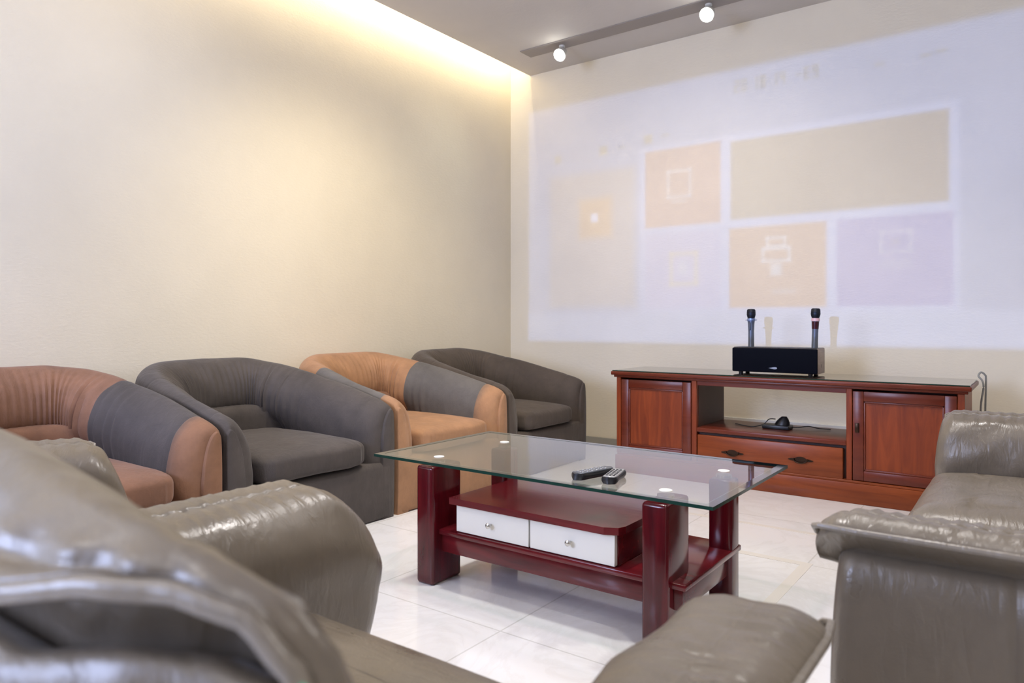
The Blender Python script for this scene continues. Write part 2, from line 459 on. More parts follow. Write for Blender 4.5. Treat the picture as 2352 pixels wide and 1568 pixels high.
    for ch in segs:
        wd, h, t = 0.036, 0.085, 0.013
        z0 = 2.545
        if ch == ':':
            rect(x, x + t, z0 + 0.02, z0 + 0.028, G, 0.8, 0.004); rect(x, x + t, z0 + 0.05, z0 + 0.058, G, 0.8, 0.004); x += 0.025; continue
        for sgm in table.get(ch, ''):
            r_ = {'a': (0, wd, h - t, h), 'd': (0, wd, 0, t), 'g': (0, wd, h / 2 - t / 2, h / 2 + t / 2), 'f': (0, t, h / 2, h), 'b': (wd - t, wd, h / 2, h),
                  'e': (0, t, 0, h / 2), 'c': (wd - t, wd, 0, h / 2)}[sgm]
            rect(x + r_[0], x + r_[1], z0 + r_[2], z0 + r_[3], G, 0.95, 0.004)
        x += 0.052
    for (cx, cz, s_) in ((-3.16, 2.28, 0.03), (-2.74, 2.295, 0.035), (-2.36, 2.325, 0.032)):
        rect(cx - s_, cx + s_, cz - s_, cz + s_, (0.06, 0.05, 0.02), 0.9, 0.012)
    for (cx, cz) in ((-2.58, 2.30), (-2.22, 2.335), (-0.80, 2.55), (-0.55, 2.55), (-0.47, 2.56)):
        rect(cx - 0.03, cx + 0.03, cz - 0.012, cz + 0.012, (0.0, 0.02, 0.06), 0.7, 0.006)
    # light falls off with distance to the wall: keep the picture evenly bright as a real lens does
    nt.links.new(state['c'], em.inputs[0])
    em.inputs[1].default_value = PROJ_POWER
    return o
PROJ_POWER = 1080
projector()

# ---------------------------------------------------------------- ceiling lamps
def spotlight(x, y, label, tilt):
    t = thing('track_spotlight', label, 'spotlight', (x, y, ZC - 0.006), 0, 'ceiling spotlights')
    bm = bmesh.new(); lathe(bm, [(0.001, -0.001), (0.022, -0.001), (0.022, -0.012), (0.006, -0.016), (0.006, -0.045), (0.001, -0.045)]); fin('mount', bm, M_LAMPW, t)
    R_ = Matrix.Translation((0, 0, -0.055)) @ Matrix.Rotation(tilt, 4, 'X')
    bm = bmesh.new(); lathe(bm, [(0.001, 0.03), (0.028, 0.03), (0.034, 0.022), (0.044, -0.02), (0.048, -0.045), (0.044, -0.045), (0.040, -0.03)]); bm.transform(R_)
    hs = fin('housing', bm, M_LAMPW, t)
    bm = bmesh.new(); lathe(bm, [(0.001, -0.072), (0.018, -0.068), (0.034, -0.056), (0.0435, -0.040), (0.036, -0.032), (0.001, -0.030)]); bm.transform(R_)
    fin('bulb', bm, M_BULB, hs)
spotlight(-2.86, 4.49, 'lit ceiling spotlight nearer the room corner, below the grey slot', math.radians(-52))
spotlight(-1.725, 4.47, 'brightest lit ceiling spotlight at the top edge, farther from the corner', math.radians(-52))

# ---------------------------------------------------------------- tub chairs along the left wall
def tub_chair(yc, label, pal, seed):
    t = thing('tub_chair', label, 'armchair', (-3.07, yc, 0), 0, 'tub chairs along the left wall')
    AX, BY, XC, XF = 0.495, 0.452, -0.03, 0.50
    PW = 2 / 2.7
    S = []      # outline: (pos, tangent)
    for k in range(15): S.append(Vector((XF - (XF - XC) * k / 15, -BY, 0)))
    na = 72
    for k in range(na + 1):
        th = PI * k / na
        S.append(Vector((XC - AX * (math.sin(th) ** PW if 0 < th < PI else 0), -BY * spow(math.cos(th), PW), 0)))
    for k in range(14, -1, -1): S.append(Vector((XF - (XF - XC) * k / 15, BY, 0)))
    # resample evenly
    L = [0]
    for a, c in zip(S[:-1], S[1:]): L.append(L[-1] + (c - a).length)
    def at(s):
        s = max(0, min(L[-1], s))
        for i in range(len(L) - 1):
            if s <= L[i + 1]:
                u = (s - L[i]) / max(1e-9, L[i + 1] - L[i]); return S[i].lerp(S[i + 1], u)
        return S[-1].copy()
    TOT = L[-1]
    def frame_at(s):
        p = at(s); d = (at(s + 0.02) - at(s - 0.02)).normalized()
        return p, Vector((-d.y, d.x, 0)) if True else None
    # key cross sections (inward offset, height as fraction handled by H)
    def section(s):
        p, n = frame_at(s)
        if n.dot(Vector((-0.05, 0, 0)) - p) < 0: n = -n
        x = p.x
        bw = max(0.0, min(1.0, (0.22 - x) / 0.52)); bw = bw * bw * (3 - 2 * bw)      # 0 = arm, 1 = back
        fr = max(0.0, min(1.0, (XF - x) / 1.0))
        H = 0.555 + 0.235 * (fr ** 0.95) - 0.05 * fr * fr * 0.6
        H += 0.010 * math.exp(-((abs(p.y) - 0.36) / 0.07) ** 2) * (1 if x < -0.2 else 0) * 0 
        arm = [(0, 0.0), (0, 0.20), (-0.003, 0.40 * H / 0.555), (0.0, H - 0.035), (0.014, H - 0.008), (0.042, H + 0.001), (0.082, H - 0.018), (0.122, H - 0.062), (0.150, H - 0.130), (0.163, H - 0.21), (0.164, 0.30), (0.163, 0.20), (0.160, 0.10), (0.160, 0.0)]
        back = [(0, 0.0), (0, 0.25), (0.002, 0.52), (0.004, H - 0.075), (0.03, H - 0.018), (0.08, H + 0.004), (0.145, H - 0.022), (0.205, H - 0.085), (0.235, H - 0.17), (0.222, H - 0.245), (0.160, H - 0.292), (0.11, H - 0.31), (0.11, 0.10), (0.12, 0.0)]
        prof = [(a[0] * (1 - bw) + c[0] * bw, a[1] * (1 - bw) + c[1] * bw) for a, c in zip(arm, back)]
        pts = cr([(a, b_, 0) for a, b_ in prof], 4)
        ring = []
        sf = min(s, TOT - s); tau = max(0.0, 1 - sf / 0.085); rd = 1 - math.sqrt(max(0.0, 1 - tau * tau)) if tau > 0 else 0.0
        jl = abs(s - S1) if s < TOT / 2 else abs(s - (TOT - S1))
        for q in pts:
            off = q.x * (1 - 0.50 * rd); z = q.y
            if z > 0.3: z -= 0.022 * rd * min(1, (z - 0.3) / 0.15)
            if off > 0.05 and z > 0.3:
                m_ = min(1, (off - 0.05) / 0.1)
                # gathers near the seams between back and arms, softer ones across the back
                g = 0.0055 * math.sin(s * 2 * PI / 0.055 + seed) * math.exp(-((jl - 0.10) / 0.10) ** 2) if bw > 0.3 else 0.0
                g += 0.0035 * math.sin(s * 2 * PI / 0.042 + 2 * math.sin(s * 9 + seed)) * bw
                off += g * m_
                off += wr((s, z, seed), 6, 0.008) * m_
            z += wr((s * 1.0, q.x * 3, seed + 5), 4, 0.005) if z > 0.45 else 0
            ring.append(p + n * off + Vector((0, 0, z)))
        return ring, p, n
    S0 = 0.115                     # end of the arm front
    S1 = (XF - XC) + 0.12          # seam between arm and back
    def piece(name, a, c, m_, capa=False, capc=False):
        k = max(4, int((c - a) / (0.004 if (capa or capc) else 0.012))); rings = []
        for i in range(k + 1):
            s = a + (c - a) * i / k
            r, p, n = section(s)
            if i in (0, k) or (i in (1, k - 1)):
                cen = p + n * 0.09; zc = max(q.z for q in r) * 0.5
                sh = 0.985 if i in (0, k) else 0.996
                r = [Vector((cen.x + (q.x - cen.x) * (1 - (1 - sh) * 2), cen.y + (q.y - cen.y) * (1 - (1 - sh) * 2), zc + (q.z - zc) * (1 - (1 - sh) * 0.5) if q.z > 0.02 else q.z)) for q in r]
            rings.append(r)
        def face_round(r, sgn):
            out = []; ctr = Vector((0, sum(q.y for q in r) / len(r), 0))
            H = max(q.z for q in r)
            for (dx, sh) in ((0.006, 0.010), (0.010, 0.03), (0.012, 0.06)):
                out.append([Vector((q.x + dx + 0.006 * math.sin(PI * min(1, q.z / H)), ctr.y + (q.y - ctr.y) * (1 - sh * 1.5), (q.z - (sh * 0.12 if q.z > H * 0.5 else 0)))) for q in r])
            return out
        if capa: rings = list(reversed(face_round(rings[0], 1))) + rings
        if capc: rings = rings + face_round(rings[-1], 1)
        bm = bmesh.new(); loft(bm, rings)
        o = fin(name, bm, m_, t, True, 55)
        if m_ in (M_ORANGE_F, M_ORANGE_D): o['label'] = 'tan orange front of the arm'
        elif name == 'armrest' and pal['back'] is not m_: o['label'] = 'grey arm'
        return o
    piece('backrest', S1, TOT - S1, pal['back'])
    piece('armrest', S0, S1, pal['arm']); piece('armrest', TOT - S1, TOT - S0, pal['arm'])
    piece('arm_front', 0, S0, pal['front'], capa=True); piece('arm_front', TOT - S0, TOT, pal['front'], capc=True)
    # base with full width front panel
    bm = bmesh.new(); box(bm, -0.42, 0.518, -0.435, 0.435, 0.0, 0.276, 0.026, 4); fin('base', bm, pal['base'], t)
    # lumbar roll under the back
    bm = bmesh.new()
    squircle(bm, -0.335, 0, 0.425, 0.075, 0.330, 0.100, 0.55, 0.30, fn=lambda p: Vector((p.x + 0.16 * (p.y / 0.335) ** 2, p.y, p.z)))
    fin('lumbar_roll', bm, pal['lumbar'], t)
    def puff(p):
        x, y, z = p
        if z > 0: z += 0.022 * (1 - (x / 0.40) ** 2) * (1 - (y / 0.30) ** 2)
        edge = max(abs(y) / 0.285, 0)
        z += wr((x, y, z + seed), 9, 0.004)
        x += 0.003 * math.sin(y * 2 * PI / 0.035) * (1 if x > 0.3 else 0) * math.exp(-((abs(y) - 0.22) / 0.05) ** 2)
        return Vector((x, y, z))
    bm = bmesh.new(); squircle(bm, 0.135, -0.008, 0.338, 0.405, 0.290, 0.068, 0.40, 0.24, 96, 36, puff)
    fin('seat_cushion', bm, pal['seat'], t)
    return t
tub_chair(1.112, 'fabric tub chair with rust back and orange arm fronts, nearest along the left wall', dict(back=M_RUST, arm=M_GREY, front=M_ORANGE_D, base=M_RUST, lumbar=M_RUST, seat=M_RUST), 1.0)
tub_chair(2.032, 'all charcoal grey fabric tub chair between the two orange ones', dict(back=M_GREY, arm=M_GREY, front=M_GREY, base=M_GREY, lumbar=M_GREY, seat=M_GREY), 2.3)
tub_chair(2.955, 'fabric tub chair with light tan orange back and seat behind the glass table', dict(back=M_ORANGE, arm=M_SLATE, front=M_ORANGE_F, base=M_ORANGE, lumbar=M_RUST, seat=M_ORANGE), 4.1)
tub_chair(3.875, 'dark brown fabric tub chair in the room corner, farthest of the row', dict(back=M_BROWN, arm=M_BROWN, front=M_BROWN, base=M_BROWN, lumbar=M_GREY, seat=M_BROWN), 6.2)

# ---------------------------------------------------------------- leather suite
AW = 0.215      # arm width
def leather_arm(t, xo, side, y0, y1, seed, bulge=1.0, nose=0.03, groove=True):
    """side=+1: outer face towards +x. xo = x of the outer welt"""
    # profile (n outward from outer welt line = 0 going inward negative, z)
    inner = [(-0.10, 0.02), (-0.185, 0.04), (-0.190, 0.20), (-0.205, 0.36), (-0.222, 0.44), (-0.214, 0.52), (-0.180, 0.578), (-0.130, 0.602), (-0.092, 0.605), (-0.083, 0.6015), (-0.074, 0.607), (-0.040, 0.612), (-0.012, 0.604), (0.002, 0.590), (-0.008, 0.576), (-0.030, 0.560), (-0.045, 0.545), (-0.06, 0.50), (-0.08, 0.30), (-0.09, 0.10)]
    if not groove: inner[9] = (-0.083, 0.6065)
    prof = cr([(a, b_, 0) for a, b_ in inner] + [(inner[0][0], inner[0][1], 0)], 4)[:-1]
    def yf(n, z):
        f = 0.100 * math.sin(PI * min(1.0, max(0.0, (0.645 - z) / 0.645)) ** 0.80) if z < 0.645 else 0.0
        wgt = max(0, min(1, (-n - 0.03) / 0.10))
        return f * wgt * bulge + nose * (1 - wgt) * (1 if z > 0.56 else 0)
    rings = []
    ny = int((y1 - y0) / 0.012)
    cen = Vector((-0.11, 0.40))
    seq = [(y0 + (y1 - y0 - 0.055) * k / ny, 0.0, 0) for k in range(ny + 1)]
    for k in range(1, 9):
        a = PI / 2 * k / 8
        seq.append((y1 - 0.055 + 0.055 * math.sin(a), 0.055 * (1 - math.cos(a)), 1))
    for (y, inset, _) in seq:
        ring = []
        u = (y - y0) / (y1 - y0)
        for q in prof:
            n, z = q.x, q.y
            dx, dz = n - cen.x, z - cen.y
            # pleats along the top seam and drape wrinkles on the inner pad
            pl = (0.003 if groove else 0.0012) * math.sin(y * 2 * PI / 0.034 + 3 * math.sin(y * 7 + seed)) * math.exp(-((z - 0.600) / 0.018) ** 2) * (1 if n < -0.03 else 0.3)
            if not groove and z > 0.57: pl += 0.0022 * math.sin(y * 2 * PI / 0.030 + 1.5 * math.sin(y * 11 + n * 20)) * math.exp(-((n + 0.065) / 0.045) ** 2)
            dr = 0
            if n < -0.12 and z > 0.2:
                dr = wr((y * 1.0 + z * 1.4, z * 0.7 - y * 0.4, seed), 9, 0.007) + 0.0035 * math.sin((y * 1.2 + z * 2.0) * 26 + 4 * noise.noise(Vector((y * 5, z * 5, seed)))) * max(0, min(1, (z - 0.30) / 0.2))
            n2 = n - dr; z2 = z + pl
            if inset > 0:
                ln = math.hypot(dx, dz)
                lim = max(0.0, 1 - inset / max(0.07, abs(dx) + 0.02))
                n2 = cen.x + (n2 - cen.x) * lim
                z2 = cen.y + (z2 - cen.y) * max(0.0, 1 - inset / max(0.1, abs(dz) + 0.02)) if z > 0.1 else z2
            yy = y + yf(n, z) * max(0, (u - 0.35) / 0.65) ** 1.3
            ring.append(Vector((xo + side * n2, yy, z2)))
        rings.append(ring)
    bm = bmesh.new(); loft(bm, rings)
    arm = fin('armrest', bm, M_LEATHER, t, True, 70)
    # outer side panel, bulging, with an upright seam
    prof2 = [(-0.10, 0.03), (-0.020, 0.035), (-0.006, 0.12), (-0.002, 0.30), (-0.006, 0.44), (-0.012, 0.50), (-0.028, 0.535), (-0.06, 0.545), (-0.10, 0.53)]
    pp = cr([(a, b_, 0) for a, b_ in prof2], 4)
    rings = []
    ys = [y0 + (y1 - 0.035 - y0) * k / 150 for k in range(151)]
    for y in ys:
        g = -0.006 * math.exp(-((y - (y1 - 0.27)) / 0.006) ** 2)
        rings.append([Vector((xo + side * (q.x + (g if q.x > -0.08 else 0)), y + 0.012 * math.sin(PI * min(1, q.y / 0.55)) * max(0, (y - y0) / (y1 - y0)) ** 6, q.y)) for q in pp])
    for k in range(1, 6):
        a = PI / 2 * k / 5
        rings.append([Vector((xo + side * (q.x - 0.045 * (1 - math.cos(a)) * (1 if q.x > -0.08 else 0)), y1 - 0.035 + 0.03 * math.sin(a) + 0.012 * math.sin(PI * min(1, q.y / 0.55)), q.y - (0.015 * (1 - math.cos(a)) if q.y > 0.3 else 0))) for q in pp])
    bm = bmesh.new(); loft(bm, rings); fin('side_panel', bm, M_LEATHER, arm, True, 60)
    # welt round the top edge and down the front
    bm = bmesh.new()
    path = [Vector((xo + side * 0.003, y0 + (y1 - y0 + 0.0) * k / 30, 0.590)) for k in range(29)]
    path += [Vector((xo + side * -0.004, y1 + nose - 0.014, 0.590)), Vector((xo - side * 0.014, y1 + nose - 0.004, 0.586)), Vector((xo - side * 0.03, y1 + nose - 0.006, 0.572))]
    tube(bm, path, 0.0055)
    fin('welt', bm, M_WELT, arm)
    return arm

def seat(t, x0, x1, y0, y1, zt, parts, seed):
    wd = (x1 - x0) / parts
    for k in range(parts):
        cx = x0 + wd * (k + 0.5); hl = (y1 - y0) / 2; hw = wd / 2 - 0.003
        def f(p):
            x, y, z = p
            if z > 0:
                z += 0.020 * (1 - (x / hw) ** 2) * (1 - (y / hl) ** 2)
                z -= 0.010 * math.exp(-((y - (hl - 0.16)) / 0.010) ** 2)     # stitched line behind the front roll
                z += wr((x, y, seed), 7, 0.006)
            z += 0.0
            return Vector((x, y, z))
        bm = bmesh.new(); squircle(bm, cx, (y0 + y1) / 2, zt - 0.10, hw, hl, 0.10, 0.45, 0.16, 96, 34, f)
        fin('seat_cushion', bm, M_LEATHER, t)

def leather_chair(W, D, label, loc, rz, seed, parts=1, name='leather_armchair', cat='armchair', arm_back=0.06, bulge=1.0, left_in=0.0, seat_back=0.10, noses=(0.03, 0.03), grooves=(True, True)):
    t = thing(name, label, cat, loc, rz, 'leather armchairs' if cat == 'armchair' else None)
    h = W / 2
    yF = D / 2; yB = -D / 2
    ab = arm_back if isinstance(arm_back, tuple) else (arm_back, arm_back)
    leather_arm(t, h, +1, yB + 0.20, yF - ab[1], seed, bulge, noses[1], grooves[1])
    leather_arm(t, -h + left_in, -1, yB + 0.20, yF - ab[0], seed + 3, bulge, noses[0], grooves[0])
    bm = bmesh.new(); box(bm, -h + 0.10, h - 0.10, yB + 0.12, yF - 0.13, 0.03, 0.26, 0.02, 3); fin('base', bm, M_LEATHER, t)
    for sx in (-1, 1):
        for yy in (yB + 0.16, yF - 0.20):
            bm = bmesh.new(); lathe(bm, [(0.001, 0), (0.022, 0), (0.026, 0.05), (0.001, 0.05)], 16, origin=(sx * (h - 0.16), yy, 0)); fin('foot', bm, M_BLACK, t)
    seat(t, -h + 0.195, h - 0.195, yB + 0.30, yF - seat_back, 0.418, parts, seed)
    # backrest: head roll over the top with a welt behind, tapering at both ends
    tabY = [(0, 0.0), (0.285, 0.0), (0.32, 0.010), (0.37, 0.025), (0.42, 0.045), (0.475, 0.060), (0.535, 0.075), (0.585, 0.11), (0.61, 0.16)]
    tabC = [(0, 0.075), (0.285, 0.070), (0.34, 0.055), (0.39, 0.042), (0.42, 0.032), (0.475, 0.020), (0.535, 0.015), (0.61, 0.01)]
    tabH = [(0, 0.862), (0.15, 0.850), (0.22, 0.842), (0.28, 0.836), (0.34, 0.829), (0.39, 0.822), (0.43, 0.815), (0.47, 0.806), (0.50, 0.785), (0.53, 0.71), (0.57, 0.60), (0.60, 0.50), (0.612, 0.40)]
    tabW = [(0, 0.790), (0.285, 0.792), (0.37, 0.807), (0.42, 0.808), (0.46, 0.802), (0.49, 0.782), (0.53, 0.70), (0.57, 0.59), (0.60, 0.49), (0.612, 0.39)]
    tabF = [(0, 0.13), (0.2, 0.12), (0.3, 0.09), (0.36, 0.065), (0.42, 0.05), (0.5, 0.04), (0.61, 0.04)]
    def sx_(x):     # distance from the middle mapped on the table made for a 1.23 m seat
        return max(0.0, abs(x) - (h - 0.585))
    rings = []; welt = []; prings = []
    nx = 120
    for k in range(nx + 1):
        x = -(h - 0.004) + (2 * h - 0.008) * k / nx
        s = sx_(x)
        yr = yB + 0.045 + lerp_table(tabY, s); co = lerp_table(tabC, s); H = lerp_table(tabH, s); Wz = lerp_table(tabW, s)
        H = max(H, Wz + 0.006); F_ = lerp_table(tabF, s)
        yc = yr + co; un = min(0.05, (co + F_) * 0.55)
        keys = [(yc + F_ * 1.1, 0.30), (yc + F_ * 1.1, min(0.45, H - 0.19)), (yc + F_, H - 0.16), (yc + F_ * 0.8, H - 0.085), (yc + F_ * 0.4, H - 0.030), (yc, H), (yr + co * 0.55, (H * 0.62 + Wz * 0.38) + 0.004), (yr + co * 0.22, (H * 0.34 + Wz * 0.66) + 0.001), (yr + 0.003, Wz + 0.008), (yr + 0.010, Wz - 0.006), (yr + un * 0.75, Wz - 0.006), (yr + un, Wz - 0.05), (yr + un, 0.30)]
        P_ = cr([(a, b_, 0) for a, b_ in keys], 5)
        ring = []
        for idx, q in enumerate(P_):
            y, z = q.x, q.y
            fr_ = idx / len(P_)
            k_ = co / 0.075
            if 0.40 < fr_ < 0.72:     # gathers and a crease above the welt
                g = math.exp(-((fr_ - 0.575) / 0.030) ** 2) * (0.75 + 0.5 * noise.noise(Vector((x * 9, seed, 0))))
                y += 0.011 * g * k_; z -= 0.006 * g * k_
                gg = 0.0040 * math.sin(x * 2 * PI / 0.060 + 2.4 * math.sin(x * 13)) * math.exp(-((fr_ - 0.545) / 0.045) ** 2) * k_
                y -= gg; z += gg * 0.5
            z += wr((x, fr_ * 1.5, seed), 7, 0.002)
            y += wr((x, fr_ * 1.5, seed + 9), 6, 0.003)
            ring.append(Vector((x, y, z)))
        rings.append(ring)
        welt.append(Vector((x, yr + 0.002, Wz)))
        z0 = max(0.2, Wz - 0.042)
        pk = [(yr + 0.048, z0 - 0.012), (yr + 0.020, z0 + 0.002), (yr + 0.003, z0 - 0.022), (yr - 0.004, z0 - 0.10), (yr + 0.0, 0.30 * z0 / 0.75), (yr + 0.02, 0.05), (yr + 0.05, 0.045)]
        prings.append([Vector((x, q.x, q.y)) for q in cr([(a, b_, 0) for a, b_ in pk], 4)])
    bm = bmesh.new(); loft(bm, rings); back = fin('backrest', bm, M_LEATHER, t, True, 70)
    bm = bmesh.new(); tube(bm, welt[2:-2], 0.0065, 10); fin('welt', bm, M_WELT, back)
    bm = bmesh.new(); loft(bm, prings); fin('rear_panel', bm, M_LEATHER, back, True, 60)
    return t, back
# nearest armchair, seen over its back: world centre x -0.785, front y about 1.06, rear about 0.10
ch, bk = leather_chair(1.205, 0.95, 'wide taupe leather armchair in the foreground, seen from behind over its back', (-0.800, 0.58, 0), 0, 1.7, arm_back=(0.090, 0.155), bulge=1.35, left_in=0.05, seat_back=0.165, grooves=(True, False))
bm = bmesh.new(); box(bm, -0.004, 0.004, -0.001, 0.001, -0.005, 0.005, 0.0005, 1); g = fin('green_tag', bm, M_GREEN, bk); g.location = (0.545, -0.385, 0.788); g['label'] = 'small green tag'
leather_chair(0.86, 0.88, 'taupe leather armchair mostly hidden at far left, before the rust tub chair', (-2.07, 0.462, 0), math.radians(-25), 5.2, noses=(0.0, 0.0))
leather_chair(1.98, 0.92, 'two-seat taupe leather sofa at the right side, facing the glass table', (0.10, 2.335, 0), math.radians(90), 8.4, 2, 'leather_sofa', 'sofa', bulge=0.25, seat_back=0.035, noses=(0.032, 0.006))

# ---------------------------------------------------------------- glass coffee table
def coffee_table():
    t = thing('coffee_table', 'glass-topped mahogany coffee table with two white drawers on the marble floor', 'coffee table', (-1.38, 2.20, 0))
    ox, oy = 1.38, -2.20
    def B(*a, **k):
        pass
    X0, X1, Y0, Y1, Z1 = -2.045, -0.712, 1.878, 2.588, 0.452
    def bx(bm, x0, x1, y0, y1, z0, z1, bev=0.0, seg=2): box(bm, x0 + ox, x1 + ox, y0 + oy, y1 + oy, z0, z1, bev, seg)
    # glass top: faces clear, rim green
    bm = bmesh.new(); bx(bm, X0, X1, Y0, Y1, Z1 - 0.010, Z1)
    bm.normal_update()
    for f in bm.faces: f.material_index = 1 if abs(f.normal.z) < 0.5 else (0 if f.normal.z > 0 else 2)
    top = fin('glass_top', bm, [M_GLASS, M_GLASSEDGE, M_GLASSUNDER], t, False)
    # polished bevel round the rim
    bm = bmesh.new()
    i = 0.028
    o_ = [(X0 + ox, Y0 + oy), (X1 + ox, Y0 + oy), (X1 + ox, Y1 + oy), (X0 + ox, Y1 + oy)]
    n_ = [(X0 + i + ox, Y0 + i + oy), (X1 - i + ox, Y0 + i + oy), (X1 - i + ox, Y1 - i + oy), (X0 + i + ox, Y1 - i + oy)]
    a = [bm.verts.new((x, y, Z1 + 0.0002)) for x, y in o_]; c = [bm.verts.new((x, y, Z1 + 0.0005)) for x, y in n_]
    for k in range(4): bm.faces.new((a[k], a[(k + 1) % 4], c[(k + 1) % 4], c[k]))
    fin('rim_bevel', bm, M_GLASSBEVEL, top, False)
    # four legs, rounded slabs
    for (x0, x1, y0, y1) in ((-1.845, -1.762, 1.90, 2.06), (-0.938, -0.856, 1.90, 2.065), (-1.845, -1.762, 2.34, 2.43), (-0.898, -0.818, 2.32, 2.40)):
        bm = bmesh.new(); bx(bm, x0, x1, y0, y1, 0.0, 0.430, 0.012, 3); lg = fin('leg', bm, M_MAHOG, t)
        bm = bmesh.new(); lathe(bm, [(0.001, 0.430), (0.026, 0.430), (0.026, 0.4405), (0.001, 0.4405)], 24, origin=((x0 + x1) / 2 + ox, (y0 + y1) / 2 + oy, 0)); fin('steel_pad', bm, M_STEEL, lg)
        bm = bmesh.new(); lathe(bm, [(0.001, Z1 + 0.0007), (0.020, Z1 + 0.0007), (0.019, Z1 + 0.0022), (0.001, Z1 + 0.0025)], 24, origin=((x0 + x1) / 2 + ox, (y0 + y1) / 2 + oy, 0)); fin('steel_cap', bm, M_CAP, lg)
    # lower shelf with moulded rim
    bm = bmesh.new(); bx(bm, -1.795, -0.815, 1.935, 2.41, 0.180, 0.200, 0.005, 2); bx(bm, -1.780, -0.830, 1.95, 2.395, 0.115, 0.182, 0.003, 2)
    fin('lower_shelf', bm, M_MAHOGH, t)
    # drawer unit
    bm = bmesh.new(); bx(bm, -1.69, -1.045, 1.965, 2.36, 0.200, 0.302, 0.002, 1); un = fin('drawer_case', bm, M_MAHOGH, t)
    bm = bmesh.new()
    P_ = [(-1.705, 1.925), (-1.075, 1.925), (-1.035, 1.945), (-1.025, 1.975), (-1.025, 2.33), (-1.05, 2.375), (-1.705, 2.375)]
    rr = [[(x + ox, y + oy, z) for x, y in P_] for z in (0.302, 0.325)]
    loft(bm, rr); fin('case_top', bm, M_MAHOGH, un, False)
    for (x0, x1) in ((-1.688, -1.371), (-1.365, -1.048)):
        bm = bmesh.new(); bx(bm, x0, x1, 1.945, 1.963, 0.203, 0.300, 0.0015, 1); dr = fin('drawer', bm, M_WHITE, t)
        bm = bmesh.new(); lathe(bm, [(0.001, 0), (0.004, 0), (0.004, 0.012), (0.009, 0.014), (0.010, 0.020), (0.006, 0.024), (0.001, 0.0245)], 16)
        bm.transform(Matrix.Translation(((x0 + x1) / 2 + ox, 1.945 + oy, 0.252)) @ Matrix.Rotation(PI / 2, 4, 'X')); fin('knob', bm, M_STEEL, dr)
    return t
coffee_table()

def remote(name, label, loc, rz, L_, W_, m1, tilt=0.0):
    t = thing(name, label, 'remote control', loc, rz, 'remote controls on the glass table'); t.rotation_euler = (0, tilt, rz)
    bm = bmesh.new(); rings = []
    for k in range(17):
        u = k / 16; x = -L_ / 2 + L_ * u
        e = math.sqrt(max(0.02, 1 - (2 * u - 1) ** 8)); wd = W_ / 2 * e * (1 + 0.12 * math.cos(u * 2 * PI)); h = 0.019 + 0.003 * math.cos(u * 2 * PI)
        rings.append([(x, wd * math.cos(a) if False else wd * c_, h * s_) for (a, c_, s_) in [(0, -0.80, 0.0), (0, 0.80, 0.0), (0, 1.0, 0.35), (0, 1.0, 0.72), (0, 0.86, 1.0), (0, -0.86, 1.0), (0, -1.0, 0.72), (0, -1.0, 0.35)]])
    loft(bm, rings); fin('body', bm, M_BLACK, t, True, 50)
    bm = bmesh.new(); box(bm, -L_ * 0.44, L_ * 0.44, -W_ * 0.40, W_ * 0.40, 0.0165, 0.0232, 0.002, 1); fc = fin('face_plate', bm, m1, t)
    for r in range(6):
        for c_ in (-1, 0, 1):
            bm = bmesh.new(); cx = -L_ * 0.32 + r * L_ * 0.12; cy = c_ * W_ * 0.23
            lathe(bm, [(0.0005, 0), (0.0042, 0), (0.0036, 0.0018), (0.0005, 0.002)], 10, origin=(cx, cy, 0.0232)); fin('button', bm, M_BLACK if m1 is M_SILVER else M_SILVER, fc)
    return t
remote('remote_control', 'black and silver remote control on the glass top, left of the two', (-1.165, 2.015, 0.4535), math.radians(75), 0.17, 0.048, M_GREYP)
remote('remote_control', 'silver-faced remote control on the glass top, right of the two', (-1.088, 2.015, 0.4535), math.radians(104), 0.15, 0.050, M_SILVER)

